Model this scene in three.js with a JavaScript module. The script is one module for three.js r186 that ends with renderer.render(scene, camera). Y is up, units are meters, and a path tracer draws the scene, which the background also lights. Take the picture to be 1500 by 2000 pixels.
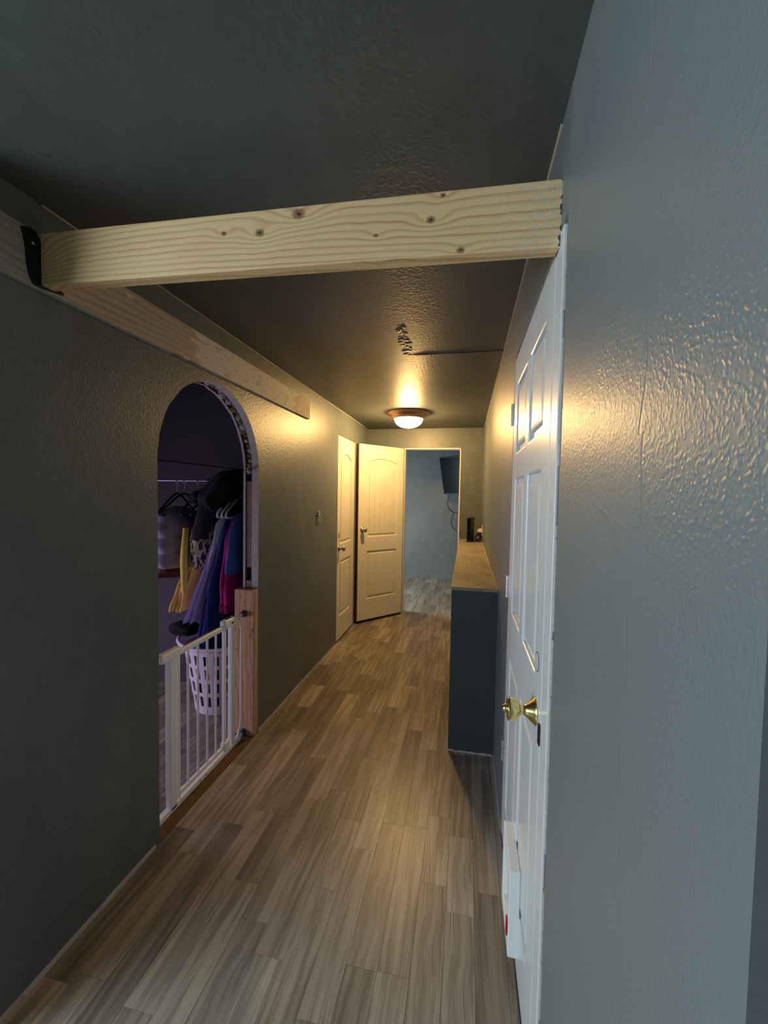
import * as THREE from 'three';
import { mergeGeometries } from 'three/addons/utils/BufferGeometryUtils.js';
import { RoundedBoxGeometry } from 'three/addons/geometries/RoundedBoxGeometry.js';
import { RectAreaLightUniformsLib } from 'three/addons/lights/RectAreaLightUniformsLib.js';

// ---------------------------------------------------------------- camera, sky, daylight, exposure
const scene = new THREE.Scene();
const camera = new THREE.PerspectiveCamera(2 * Math.atan(1000 / 790) * 180 / Math.PI, 0.75, 0.02, 60);
camera.position.set(0, 1.43, 0);
camera.rotation.order = 'YXZ';
camera.rotation.set(-0.0417, 0.2005, 0.0173);
scene.add(camera);

const renderer = new THREE.WebGLRenderer({ antialias: true });
renderer.toneMapping = THREE.LinearToneMapping;
renderer.toneMappingExposure = 1.0;
renderer.shadowMap.enabled = true;

RectAreaLightUniformsLib.init();
scene.background = new THREE.Color().setRGB(0.7, 0.85, 1.0);

const DAY = new THREE.Color().setRGB(0.70, 0.885, 0.985);
function daylight(w, h, pos, towards, strength, color) {
  const l = new THREE.RectAreaLight(color, strength, w, h);
  l.position.set(...pos); l.lookAt(...towards); scene.add(l);
  return l;
}
// the living room's window (left of and behind the camera), the bedroom's window, the lavender closet light in its added low curtained window
daylight(1.9, 1.2, [-2.67, 1.40, 0.95], [-1.67, 0.80, 0.95], 15.5, DAY);
daylight(0.8, 1.1, [-2.52, 0.95, -5.45], [0, 0.75, -6.0], 24, new THREE.Color().setRGB(0.76, 0.93, 1.0));
daylight(0.8, 0.7, [-3.30, 0.50, -1.30], [-2.3, 0.10, -1.30], 17, new THREE.Color().setRGB(0.88, 0.74, 1.0));

// ---------------------------------------------------------------- measures (metres)
const XL = -1.1875, XLI = -1.285, XR = 0.18, H = 2.226, ZF = -4.824, ZFB = -4.924;
const ZBED = -6.95, ZCLO = -2.66, XCLO = -3.4, XLIV = -2.75;

// ---------------------------------------------------------------- random numbers and noise
function rng(seed) { let a = seed >>> 0; return () => { a = (a + 0x6D2B79F5) | 0; let t = Math.imul(a ^ (a >>> 15), 1 | a); t = (t + Math.imul(t ^ (t >>> 7), 61 | t)) ^ t; return ((t ^ (t >>> 14)) >>> 0) / 4294967296; }; }
const rand = rng(7);
const hash = (x, y, s) => { let n = Math.imul(x, 374761393) + Math.imul(y, 668265263) + Math.imul(s, 974634777); n = Math.imul(n ^ (n >>> 13), 1274126177); return ((n ^ (n >>> 16)) >>> 0) / 4294967296; };
// value noise on a grid that repeats every px by py cells
function vn(x, y, px, py, s) {
  const x0 = Math.floor(x), y0 = Math.floor(y), fx = x - x0, fy = y - y0;
  const u = fx * fx * (3 - 2 * fx), v = fy * fy * (3 - 2 * fy);
  const xa = ((x0 % px) + px) % px, xb = (xa + 1) % px, ya = ((y0 % py) + py) % py, yb = (ya + 1) % py;
  const a = hash(xa, ya, s), b = hash(xb, ya, s), c = hash(xa, yb, s), d = hash(xb, yb, s);
  return a + (b - a) * u + (c - a) * v + (a - b - c + d) * u * v;
}
const clamp = (x, a = 0, b = 1) => Math.min(b, Math.max(a, x));
const smooth = (a, b, x) => { const t = clamp((x - a) / (b - a)); return t * t * (3 - 2 * t); };
const mix = (a, b, t) => a + (b - a) * t;
function texture(w, h, fn, srgb = false, repeat = true) {
  const d = new Uint8Array(w * h * 4);
  for (let j = 0; j < h; j++) for (let i = 0; i < w; i++) {
    const c = fn((i + 0.5) / w, (j + 0.5) / h), o = (j * w + i) * 4;
    if (typeof c === 'number') d[o] = d[o + 1] = d[o + 2] = clamp(c) * 255; else for (let k = 0; k < 3; k++) d[o + k] = clamp(c[k]) * 255;
    d[o + 3] = 255;
  }
  const t = new THREE.DataTexture(d, w, h);
  t.magFilter = THREE.LinearFilter; t.minFilter = THREE.LinearMipmapLinearFilter; t.generateMipmaps = true;
  t.wrapS = t.wrapT = repeat ? THREE.RepeatWrapping : THREE.ClampToEdgeWrapping;
  if (srgb) t.colorSpace = THREE.SRGBColorSpace;
  t.needsUpdate = true;
  return t;
}
const scaled = (t, sx, sy = sx) => { const c = t.clone(); c.repeat.set(sx, sy); c.needsUpdate = true; return c; };

// ---------------------------------------------------------------- textures
// rolled paint over stippled drywall, one tile = 0.6 m
const stipple = texture(1024, 1024, (u, v) => {
  const a = vn(u * 90, v * 90, 90, 90, 1), b = vn(u * 200, v * 200, 200, 200, 2), c = vn(u * 14, v * 14, 14, 14, 3), d = vn(u * 40, v * 26, 40, 26, 4);
  return 0.45 * smooth(0.35, 0.8, a) + 0.3 * b + 0.10 * c + 0.15 * d;
});
// paint is a little uneven in tone: roller patches, one tile = 2.4 m
const paintTone = texture(512, 512, (u, v) => {
  const a = vn(u * 6, v * 5, 6, 5, 11), b = vn(u * 40, v * 24, 40, 24, 12), c = vn(u * 170, v * 170, 170, 170, 13);
  const t = 0.90 + 0.09 * (a - 0.5) + 0.06 * (b - 0.5) + 0.05 * (c - 0.5);
  return [t * 0.985, t, t];
}, true);
// the rough wall nearest the camera: u along the wall from the open end (0) to the door edge (1), v up
const NEAR0 = -0.282, NEAR1 = -0.863;
const crackZ = (y) => -0.487 + 0.010 * Math.sin(y * 9) + 0.006 * Math.sin(y * 37) + (y > 1.40 && y < 1.50 ? 0.012 : 0) - 0.018 * smooth(1.4, 0.6, y);
const nearBump = texture(1024, 2048, (u, v) => {
  const z = mix(NEAR0, NEAR1, u), y = v * H, X = (z + 1) * 160, Y = y * 160;
  const P = (X + Y) * 0.72, Q = (Y - X) * 0.72, big = vn(P * 1.9 + 2000, Q * 1.9 + 2000, 4096, 4096, 21) * 0.6 + vn(X * 2.9, Y * 2.5, 4096, 4096, 20) * 0.4, peel = smooth(0.45, 0.72, big), fine = vn(P * 4 + 2000, Q * 4 + 2000, 4096, 4096, 22), wave = vn(X * 0.12, Y * 0.10, 4096, 4096, 23);
  const d = z - crackZ(y);                                   // > 0: the stippled side next to the open end
  const rough = d > 0 ? mix(0.55, 1, smooth(0.3, 0.7, vn(X * 0.05, Y * 0.05, 4096, 4096, 24))) : 0.42 + 0.3 * smooth(0.4, 0.8, vn(X * 0.06, Y * 0.03, 4096, 4096, 25));
  const streak = d <= 0 ? vn(X * 2.2, Y * 0.06, 4096, 4096, 26) * 0.035 : 0;
  let h = 0.30 + 0.10 * wave + rough * (0.16 * peel + 0.20 * fine * (0.4 + 0.6 * peel)) + streak;
  if (y > 1.15) h -= 0.22 * smooth(-0.003, 0.0015, d) * smooth(1.15, 1.3, y);    // the compound ends in a step
  h -= 0.38 * Math.exp(-((d / 0.0020) ** 2)) * smooth(0.36, 0.50, vn(5, y * 26, 64, 4096, 27));
  const cy = y - 1.405 + (z + 0.55) * 0.22;                                           // a trowel scrape across the seam
  if (z > -0.64 && z < -0.40) h += 0.16 * Math.exp(-((cy / 0.0025) ** 2)) * smooth(0.3, 0.5, vn(X * 0.4, 7, 4096, 64, 28));
  const spot = vn(X * 0.55, Y * 0.55, 4096, 4096, 29); h += 0.22 * smooth(0.93, 0.99, spot);
  return h;
});
// ceiling board: smooth paint with patches
const ceilBump = texture(1024, 1024, (u, v) => {
  const a = vn(u * 120, v * 120, 120, 120, 31), b = vn(u * 16, v * 10, 16, 10, 32), c = vn(u * 50, v * 50, 50, 50, 33), m = smooth(0.5, 0.75, vn(u * 5, v * 5, 5, 5, 34));
  const e = vn((u + v) * 140, (v - u) * 140, 140, 140, 35); return 0.10 * b + 0.06 * c + (0.08 + 0.25 * m) * smooth(0.35, 0.85, a * 0.5 + e * 0.5);
});
// vinyl print: u across the strip, v along it; one tile = 0.6 x 1.6 m
const grainAt = (u, v) => {
  const w = vn(u * 10, v * 5, 10, 5, 41) * 0.055 + vn(u * 24, v * 14, 24, 14, 42) * 0.014;
  const lines = vn((u + w) * 150, v * 9, 150, 9, 43), fine = vn((u + w * 0.6) * 420, v * 40, 420, 40, 44), band = vn((u + w) * 34, v * 6, 34, 6, 45);
  return 0.5 * band + 0.30 * lines + 0.20 * fine;
};
const vinyl = texture(1024, 2048, (u, v) => {
  const g = grainAt(u, v), dark = smooth(0.62, 0.30, g), cloud = vn(u * 9, v * 9, 9, 9, 46) - 0.5;
  const t = 0.86 - 0.13 * dark + 0.16 * (g - 0.5) + 0.10 * cloud;
  return [t * 1.0, t * 0.965, t * 0.92];
}, true);
const vinylBump = texture(1024, 1024, (u, v) => grainAt(u, v));
// pine
function pineFn(knots, seed, scaleRings, pale, dark) {
  return (u, v, L, Hh) => {
    const x = u * L, y = v * Hh;
    let f = (y / Hh) * scaleRings + 3.4 * vn(x * 1.5 + 3, y * 5.0, 64, 64, seed) + 0.5 * vn(x * 6, y * 18, 256, 256, seed + 1) + 0.12 * vn(x * 30, y * 60, 512, 512, seed + 6);
    let kd = 0;
    for (const [ku, kv, r, s] of knots) {
      const dx = (x - ku * L), dy = (y - kv * Hh), e = Math.exp(-(dx * dx / (2 * (3.4 * r) ** 2) + dy * dy / (2 * (1.7 * r) ** 2)));
      f += s * e;
      const rr = Math.hypot(dx / (r * 0.95), dy / (r * 0.7)) + 0.35 * (vn(x * 240, y * 240, 4096, 4096, seed + 4) - 0.5);
      kd = Math.max(kd, smooth(0.8, 0.3, rr), 0.55 * smooth(1.6, 0.7, rr));
    }
    const fr = f - Math.floor(f), late = smooth(0.45, 0.93, fr) * smooth(1.0, 0.94, fr);
    const fine = vn(x * 30, y * 900, 1024, 4096, seed + 2) - 0.5, mot = vn(x * 12, y * 40, 256, 512, seed + 3) - 0.5;
    const t = clamp((0.35 + 0.45 * vn(x * 3 + 40, f, 256, 256, seed + 5)) * late + 0.12 * fine + 0.12 * mot + 0.05, 0, 1);
    let c = pale.map((p, k) => mix(p, dark[k], t));
    if (kd > 0) c = c.map((q, k) => mix(q, [0.36, 0.22, 0.12][k], clamp(kd)));
    return c;
  };
}
const BEAML = 1.367, BEAMH = 0.139;
const beamFn = pineFn([[0.43, 0.66, 0.007, 1.0], [0.50, 0.615, 0.011, 1.7], [0.572, 0.87, 0.014, 2.0], [0.71, 0.40, 0.005, 0.6], [0.80, 0.57, 0.009, 1.4], [0.818, 0.93, 0.006, 0.8], [0.85, 0.06, 0.008, 0.7], [-0.01, 0.55, 0.02, 4.5]], 51, 9.0, [0.95, 0.85, 0.67], [0.78, 0.62, 0.43]);
const beamMap = texture(2048, 256, (u, v) => {
  let c = beamFn(u, v, BEAML, BEAMH);
  // splashes of white joint compound on the end by the wall
  const near = smooth(0.80, 1.0, u), X = u * BEAML * 150, Y = v * BEAMH * 150;
  const s = vn(X * 1.6, Y * 2.4, 4096, 4096, 61) * 0.65 + vn(X * 4, Y * 5, 4096, 4096, 62) * 0.35;
  const splash = smooth(0.80 - 0.24 * near, 0.86 - 0.24 * near, s) * near * 0.85;
  c = c.map((q, k) => mix(q, [0.80, 0.84, 0.82][k], splash));
  if (u > 1.0 - 0.010 * Math.max(0, vn(3, v * 9, 64, 64, 63) * 0.7 + vn(5, v * 31, 64, 64, 64) * 0.5 - 0.35)) c = [0.26, 0.28, 0.28];
  return c;
}, true, false);
const boardFn = pineFn([[0.02, 0.5, 0.02, 3], [0.42, 0.3, 0.012, 1.5]], 71, 7.0, [0.72, 0.67, 0.60], [0.60, 0.54, 0.47]);
// u: from the far end (0) to the near end (1)
const boardMap = texture(2048, 128, (u, v) => {
  const z = mix(-2.886, -0.72, u), c0 = boardFn(u, v, 2.166, 0.14);
  const X = z * 60, Y = v * 8.4, e = vn(X * 0.5 + 400, Y * 1.1, 4096, 4096, 81) * 0.7 + vn(X * 2.4 + 900, Y * 4, 4096, 4096, 82) * 0.3;
  const body = smooth(-1.38, -1.70, z) * smooth(-2.9, -2.45, z) + 0.55 * Math.exp(-(((z + 1.2) / 0.07) ** 2)) * smooth(0.15, 0.4, v);
  const white = smooth(0.62, 0.70, e * 0.6 + body * 0.5) * 0.9;
  const far = smooth(-2.3, -2.75, z);
  return c0.map((q, k) => mix(mix(q, [0.70, 0.65, 0.57][k], far * 0.8), [0.84, 0.83, 0.80][k], white));
}, true, false);
const postMap = texture(256, 1024, (u, v) => {
  const c = pineFn([[0.5, 0.92, 0.004, 0.4], [0.35, 0.30, 0.006, 0.5]], 91, 4, [0.80, 0.66, 0.50], [0.66, 0.48, 0.33])(v, u, 0.87, 0.11);
  const st = smooth(0.88, 0.96, vn(u * 7, v * 22, 64, 64, 92)) * 0.45;
  return c.map((q, k) => mix(q, [0.50, 0.26, 0.24][k], st));
}, true);
const plasterMap = texture(256, 256, (u, v) => { const a = vn(u * 12, v * 12, 12, 12, 101), b = vn(u * 60, v * 60, 60, 60, 102), t = 0.86 + 0.10 * (a - 0.5) + 0.10 * (b - 0.5); return [t, t * 0.985, t * 0.97]; }, true);
const doorBump = texture(512, 1024, (u, v) => { const w = vn(u * 6, v * 3, 6, 3, 111) * 0.05; return 0.6 * vn((u + w) * 90, v * 7, 90, 7, 112) + 0.4 * vn((u + w) * 220, v * 22, 220, 22, 113); });
const dirtyWhite = texture(512, 1024, (u, v) => {
  const a = smooth(0.62, 0.86, vn(u * 14, v * 18, 14, 18, 121)), b = vn(u * 60, v * 60, 60, 60, 122), t = 0.93 - 0.03 * a * b - 0.02 * b;
  return [t, t * 0.99, t * 0.965];
}, true);
const ledgeMap = texture(256, 1024, (u, v) => {
  const a = vn(u * 3, v * 14, 3, 14, 131), b = vn(u * 14, v * 60, 14, 60, 132), c = vn(u * 60, v * 240, 60, 240, 133);
  const scuff = smooth(0.52, 0.74, a * 0.55 + b * 0.45) * 0.5, t = 0.60 + 0.06 * (c - 0.5);
  return [mix(t, 0.46, scuff), mix(t * 0.92, 0.42, scuff), mix(t * 0.80, 0.36, scuff)];
}, true);
const floral = texture(256, 256, (u, v) => {
  const a = vn(u * 9, v * 9, 9, 9, 141), b = vn(u * 22, v * 22, 22, 22, 142);
  return a * 0.6 + b * 0.4 > 0.56 ? [0.16, 0.17, 0.22] : [0.80, 0.76, 0.62];
}, true);
const weave = texture(256, 256, (u, v) => 0.5 + 0.25 * Math.sin(u * 64 * Math.PI * 2) * Math.sin(v * 64 * Math.PI * 2) + 0.25 * vn(u * 30, v * 30, 30, 30, 151));

// ---------------------------------------------------------------- materials
const rgb = (r, g, b) => new THREE.Color().setRGB(r, g, b);
const std = (c, roughness, o = {}) => new THREE.MeshStandardMaterial({ color: c, roughness, ...o });
const M = {};
M.paint = std(rgb(0.163, 0.184, 0.190), 0.42, { map: scaled(paintTone, 1 / 2.4), bumpMap: scaled(stipple, 1 / 0.6), bumpScale: 0.0006 });
M.paintNear = std(rgb(0.163, 0.184, 0.190), 0.40, { bumpMap: nearBump, bumpScale: 0.0020 });
M.ceil = std(rgb(0.118, 0.130, 0.127), 0.50, { map: scaled(paintTone, 1 / 2.4), bumpMap: scaled(ceilBump, 1 / 1.1), bumpScale: 0.0014 });
M.bedPaint = std(rgb(0.20, 0.205, 0.20), 0.5, { map: scaled(paintTone, 1 / 2.4), bumpMap: scaled(stipple, 1 / 0.6), bumpScale: 0.001 });
M.closetDimPaint = std(rgb(0.060, 0.052, 0.066), 0.85, { bumpMap: scaled(stipple, 1 / 0.6), bumpScale: 0.001 });  // dark plum-grey paint; the dimness of the closet is put into its colour
M.plainWall = std(rgb(0.20, 0.21, 0.21), 0.6, { bumpMap: scaled(stipple, 1 / 0.6), bumpScale: 0.001 });
M.plaster = std(0xd8d4d2, 0.85, { map: scaled(plasterMap, 4) });
M.cream = std(0xcfc3a4, 0.7);
M.door = std(0xf4f0e6, 0.38, { map: dirtyWhite, bumpMap: doorBump, bumpScale: 0.0004 });
M.doorDaylit = std(0xe8ebf3, 0.26, { map: dirtyWhite, bumpMap: doorBump, bumpScale: 0.00025 });  // white door paint with a slight cool daylight cast put into the colour
M.doorEdge = std(0xb58f68, 0.7, { map: postMap });
M.beam = std(0xfff0e2, 0.62, { map: beamMap });
M.board = std(0xffffff, 0.75, { map: boardMap });
M.post = std(0xffffff, 0.7, { map: postMap });
M.rawWood = std(0xa88a7e, 0.85, { map: scaled(plasterMap, 3) });
M.foam = std(0x9a9070, 0.95, { map: scaled(plasterMap, 9) });
M.subfloor = std(0x8a7c62, 0.8, { map: scaled(postMap, 3, 1) });
M.black = std(0x0b0c10, 0.5);
M.blackGloss = std(0x050607, 0.22);
M.white = std(0xe6e6e4, 0.35);
M.enamel = std(0xf2f5f6, 0.3);
M.rubber = std(0x3a3d42, 0.8);
M.brass = std(rgb(0.83, 0.66, 0.30), 0.2, { metalness: 1 });
M.nickel = std(rgb(0.55, 0.48, 0.40), 0.28, { metalness: 1 });
M.steel = std(rgb(0.62, 0.62, 0.63), 0.34, { metalness: 1 });
M.bronze = std(rgb(0.52, 0.33, 0.23), 0.36, { metalness: 0.5 });
M.ledge = std(0xffffff, 0.55, { map: scaled(ledgeMap, 3, 0.4), bumpMap: scaled(stipple, 1 / 0.4), bumpScale: 0.0008 });
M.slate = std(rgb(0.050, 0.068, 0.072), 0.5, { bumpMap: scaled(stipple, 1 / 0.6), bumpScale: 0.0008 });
M.basket = std(0xe0d6ea, 0.45);
M.glassPane = new THREE.MeshPhysicalMaterial({ color: 0xffffff, roughness: 0.02, transmission: 1, thickness: 0 });
M.curtain = new THREE.MeshPhysicalMaterial({ color: 0x9d84d8, roughness: 0.95, transmission: 0.4, thickness: 0 });
const tones = [[0.45, 0.405, 0.35], [0.37, 0.335, 0.29], [0.50, 0.455, 0.395], [0.325, 0.293, 0.258], [0.42, 0.38, 0.335], [0.56, 0.51, 0.445]];
M.vinyl = tones.map((c) => std(rgb(...c), 0.36, { map: vinyl, bumpMap: vinylBump, bumpScale: 0.0005 }));
M.joint = std(rgb(0.13, 0.11, 0.095), 0.7);

// ---------------------------------------------------------------- helpers
const used = {};
const numbered = (n) => { used[n] = (used[n] || 0) + 1; return used[n] === 1 ? n : `${n}_${String(used[n] - 1).padStart(3, '0')}`; };
function shadows(o) { o.traverse((m) => { if (m.isMesh) { m.castShadow = m.receiveShadow = true; } }); return o; }
function part(name, geo, mat, parent) { const m = new THREE.Mesh(Array.isArray(geo) ? merge(geo) : geo, mat); m.name = name; m.castShadow = m.receiveShadow = true; parent.add(m); return m; }
function merge(list) { return mergeGeometries(list.map((g) => { const q = g.index ? g.toNonIndexed() : g; for (const k of Object.keys(q.attributes)) if (!['position', 'normal', 'uv'].includes(k)) q.deleteAttribute(k); return q; })); }
function thing(name, label, category, pos = [0, 0, 0], turn = 0, group) {
  const o = new THREE.Group(); o.name = numbered(name); o.position.set(...pos); o.rotation.y = turn; scene.add(o);
  o.userData = { label, category }; if (group) o.userData.group = group;
  return o;
}
function single(name, geo, mat, label, category, group) {
  const m = new THREE.Mesh(Array.isArray(geo) ? merge(geo) : geo, mat); m.name = numbered(name); m.castShadow = m.receiveShadow = true; scene.add(m);
  m.userData = { label, category }; if (group) m.userData.group = group;
  return m;
}
function struct(name, geo, mat, label, category) {
  const m = geo ? new THREE.Mesh(Array.isArray(geo) ? merge(geo) : geo, mat) : new THREE.Group(); m.name = name; scene.add(m);
  if (geo) m.castShadow = m.receiveShadow = true;
  m.userData = { kind: 'structure', label, category };
  return m;
}
// uv in metres from the face's own direction
function muv(g, s = 1, swap = false) {
  const q = g.index ? g.toNonIndexed() : g, p = q.attributes.position, n = q.attributes.normal, uv = new Float32Array(p.count * 2);
  for (let i = 0; i < p.count; i += 3) {
    const ax = Math.abs(n.getX(i) + n.getX(i + 1) + n.getX(i + 2)), ay = Math.abs(n.getY(i) + n.getY(i + 1) + n.getY(i + 2)), az = Math.abs(n.getZ(i) + n.getZ(i + 1) + n.getZ(i + 2));
    for (let k = i; k < i + 3; k++) {
      const X = p.getX(k), Y = p.getY(k), Z = p.getZ(k);
      const [a, b] = ax >= ay && ax >= az ? [Z, Y] : ay >= az ? [X, Z] : [X, Y];
      uv[2 * k] = (swap ? b : a) * s; uv[2 * k + 1] = (swap ? a : b) * s;
    }
  }
  q.setAttribute('uv', new THREE.BufferAttribute(uv, 2));
  return q;
}
// a box between two corners
function box(x0, y0, z0, x1, y1, z1) { const g = new THREE.BoxGeometry(Math.abs(x1 - x0), Math.abs(y1 - y0), Math.abs(z1 - z0)); g.translate((x0 + x1) / 2, (y0 + y1) / 2, (z0 + z1) / 2); return muv(g); }
function rbox(x0, y0, z0, x1, y1, z1, r = 0.004, seg = 2) { const g = new RoundedBoxGeometry(Math.abs(x1 - x0), Math.abs(y1 - y0), Math.abs(z1 - z0), seg, Math.min(r, Math.abs(x1 - x0) / 2.01, Math.abs(y1 - y0) / 2.01, Math.abs(z1 - z0) / 2.01)); g.translate((x0 + x1) / 2, (y0 + y1) / 2, (z0 + z1) / 2); return muv(g); }
function tube(pts, r, seg = 24, rad = 8, closed = false) { return new THREE.TubeGeometry(new THREE.CatmullRomCurve3(pts.map((p) => new THREE.Vector3(...p)), closed, 'centripetal'), seg, r, rad, closed); }
function lathe(pts, seg = 40) { return new THREE.LatheGeometry(pts.map(([r, y]) => new THREE.Vector2(r, y)), seg); }
function rectShape(x0, y0, x1, y1) { const s = new THREE.Shape(); s.moveTo(x0, y0); s.lineTo(x1, y0); s.lineTo(x1, y1); s.lineTo(x0, y1); s.closePath(); return s; }
const hole = (pts) => { const p = new THREE.Path(); p.setFromPoints(pts.map(([x, y]) => new THREE.Vector2(x, y))); return p; };
// extrude a shape drawn as (-z, y) into a slab whose faces look along x
function slabX(shape, x0, x1, o = {}) { const g = new THREE.ExtrudeGeometry(shape, { depth: x1 - x0, bevelEnabled: false, curveSegments: 40, ...o }); g.rotateY(Math.PI / 2); g.translate(x0, 0, 0); return g; }
function slabZ(shape, z0, z1, o = {}) { const g = new THREE.ExtrudeGeometry(shape, { depth: z1 - z0, bevelEnabled: false, curveSegments: 24, ...o }); g.translate(0, 0, z0); return g; }
// keep the two groups (faces, edges) of an extrusion and give it metre uv
function muvGroups(g) { const groups = g.groups.map((q) => ({ ...q })); const q = muv(g); q.clearGroups(); groups.forEach((w) => q.addGroup(w.start, w.count, w.materialIndex)); return q; }

// ---------------------------------------------------------------- floor
const floor = struct('floor', null, null, 'grey brown wood-look plank vinyl floor running down the hallway', 'floor');
part('base', box(XCLO - 0.1, -0.12, ZBED - 0.1, 2.6, -0.003, 3.6), M.joint, floor);
const plankCache = {};
function plankGeo(len, wid, variant) {
  const key = `${len.toFixed(2)}_${wid.toFixed(3)}_${variant}`;
  if (plankCache[key]) return plankCache[key];
  const g = new THREE.BoxGeometry(wid - 0.0009, 0.004, len - 0.0009), p = g.attributes.position, uv = g.attributes.uv;
  const ou = hash(variant, 3, 5), ov = hash(variant, 9, 6);
  for (let i = 0; i < p.count; i++) uv.setXY(i, p.getX(i) / 0.6 + ou, p.getZ(i) / 1.6 + ov);
  return (plankCache[key] = g);
}
const PW = 0.096;
let plankCount = 0;
function plankRows(x0, x1, z0, z1, seed) {                            // z0 near, z1 far
  const r = rng(seed);
  for (let x = x0; x < x1 - 0.01; x += PW) {
    const w = Math.min(PW, x1 - x);
    let z = z0 + r() * 0.5, last = -1;
    while (z > z1 + 0.02) {
      const len = [0.32, 0.42, 0.55, 0.72][Math.floor(r() * 4)];
      const a = Math.min(z, z0), b = Math.max(z - len, z1);
      if (a - b > 0.03) {
        let t = Math.floor(r() * tones.length); if (t === last) t = (t + 2) % tones.length; last = t;
        const m = part(plankCount ? `plank_${String(plankCount).padStart(3, '0')}` : 'plank', plankGeo(Math.round((a - b) * 100) / 100, w, Math.floor(r() * 9)), M.vinyl[t], floor);
        m.position.set(x + w / 2, -0.002, (a + b) / 2); plankCount++;
      }
      z -= len;
    }
  }
}
plankRows(XL, XR, 0.10, ZFB + 0.02, 11);                                // hallway
plankRows(-1.02, -0.02, ZFB + 0.02, ZBED, 12);                          // bedroom, as far as the doorway shows it
plankRows(-2.24, -1.29, -1.30, ZCLO, 13);                               // closet room, behind the gate
const restFloor = [box(XLIV, -0.004, 0.11, 2.5, 0, 3.5), box(XLIV, -0.004, -0.7, XL - 0.002, 0, 0.1), box(XR + 0.002, -0.004, -0.26, 2.5, 0, 0.1), box(XCLO, -0.004, -1.29, XLI, 0, -0.85), box(XCLO, -0.004, ZCLO, -2.245, 0, -1.3), box(-2.5, -0.004, ZBED, -1.025, 0, ZFB), box(0.0, -0.004, ZBED, 0.5, 0, ZFB)];
part('floor_covering', restFloor.map((g) => { const uv = g.attributes.uv; for (let i = 0; i < uv.count; i++) uv.setXY(i, uv.getX(i) / 0.6, uv.getY(i) / 1.6); return g; }), M.vinyl[1], floor);
part('threshold', rbox(XLI, -0.006, -2.165, XL - 0.001, 0.004, -1.38, 0.002), M.subfloor, floor);

// ---------------------------------------------------------------- ceiling
const ceiling = struct('ceiling', null, null, 'dark charcoal painted ceiling over the hallway', 'ceiling');
part('board', box(XCLO - 0.1, H, ZBED - 0.1, 2.6, H + 0.1, 3.6), M.ceil, ceiling);
{ // two feathered layers of compound leave a sunken patch between them, ragged at its left end
  const wedge = (x0, x1, zEdge, zFade, th, seed) => {
    const r = rng(seed), n = 24, P = [], I = [];
    for (let i = 0; i <= n; i++) { const x = mix(x0, x1, i / n), z = zEdge + (r() - 0.5) * 0.004, y = H - th * (0.9 + 0.2 * Math.sin(i * 0.5)) * smooth(0, 0.3, i / n + 0.03); P.push(x, H + 0.001, z, x, y, z, x, H + 0.0004, zFade); }
    for (let i = 0; i < n; i++) { const a = i * 3, b = a + 3; I.push(a, b, a + 1, b, b + 1, a + 1, a + 1, b + 1, a + 2, b + 1, b + 2, a + 2); }
    const g = new THREE.BufferGeometry(); g.setAttribute('position', new THREE.Float32BufferAttribute(P, 3)); g.setAttribute('uv', new THREE.Float32BufferAttribute(new Array(P.length / 3 * 2).fill(0), 2)); g.setIndex(I);
    const q = g.toNonIndexed(); q.computeVertexNormals(); return muv(q);
  };
  part('compound_layer', wedge(-0.36, XR - 0.003, -2.31, -2.9, 0.0042, 31), M.ceil, ceiling);
  part('compound_layer', wedge(-0.34, XR - 0.003, -1.895, -1.35, 0.0022, 32), M.ceil, ceiling);
  const r = rng(33), bits = [];
  for (let k = 0; k < 46; k++) { const g = new THREE.IcosahedronGeometry(0.004 + r() * 0.006, 1); g.scale(0.6 + r() * 1.6, 0.28, 0.6 + r() * 1.6); g.rotateY(r() * 3); g.translate(-0.338 + (r() + r() - 1) * 0.03, H, -1.89 - r() * 0.42); bits.push(muv(g)); }
  part('ragged_edge', bits, M.ceil, ceiling);
  const crack = tube([[-0.02, H, -1.50], [-0.03, H, -1.58], [-0.012, H, -1.66], [-0.022, H, -1.76], [-0.015, H, -1.88]], 0.0016, 24, 5);
  part('crack_ridge', crack, M.ceil, ceiling);
  part('nail_head', new THREE.SphereGeometry(0.004, 10, 8).translate(0.135, H - 0.002, -0.62), M.white, ceiling);
}

// ---------------------------------------------------------------- left wall with the arch
const AC = 1.772, AR = 0.393, AY = 1.56, A0 = AC - AR, A1 = AC + AR;
const D3N = 3.645, D3W = 0.590, D3H = 1.995;                            // the closed door in the left wall
function archPath(grow = 0, jitter = 0, bottom = -0.01) {
  const r = rng(77), pts = [[A0 - grow, bottom], [A0 - grow, AY]];
  for (let i = 1; i < 40; i++) { const t = Math.PI - (i / 40) * Math.PI, R = AR + grow + (r() - 0.5) * jitter; pts.push([AC + Math.cos(t) * R, AY + Math.sin(t) * R]); }
  pts.push([A1 + grow, AY], [A1 + grow, bottom]);
  return pts;
}
function leftSkin(a, x0, x1, grow, jitter) {
  const s = new THREE.Shape();
  // outline with the openings cut from below
  const pts = [[0.72, 0], [A0 - grow, 0], ...archPath(grow, jitter, 0).slice(1, -1), [A1 + grow, 0], [D3N, 0], [D3N, D3H], [D3N + D3W, D3H], [D3N + D3W, 0], [-ZF, 0], [-ZF, H], [0.72, H]];
  s.setFromPoints(pts.map(([x, y]) => new THREE.Vector2(x, y)));
  return muvGroups(slabX(s, x0, x1));
}
const wallLeft = struct('wall_left', null, null, 'dark charcoal hallway wall with an arched opening', 'wall');
part('hall_face', leftSkin(0, XLI + 0.055, XL, 0, 0.003), [M.paint, M.plaster], wallLeft);
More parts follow.
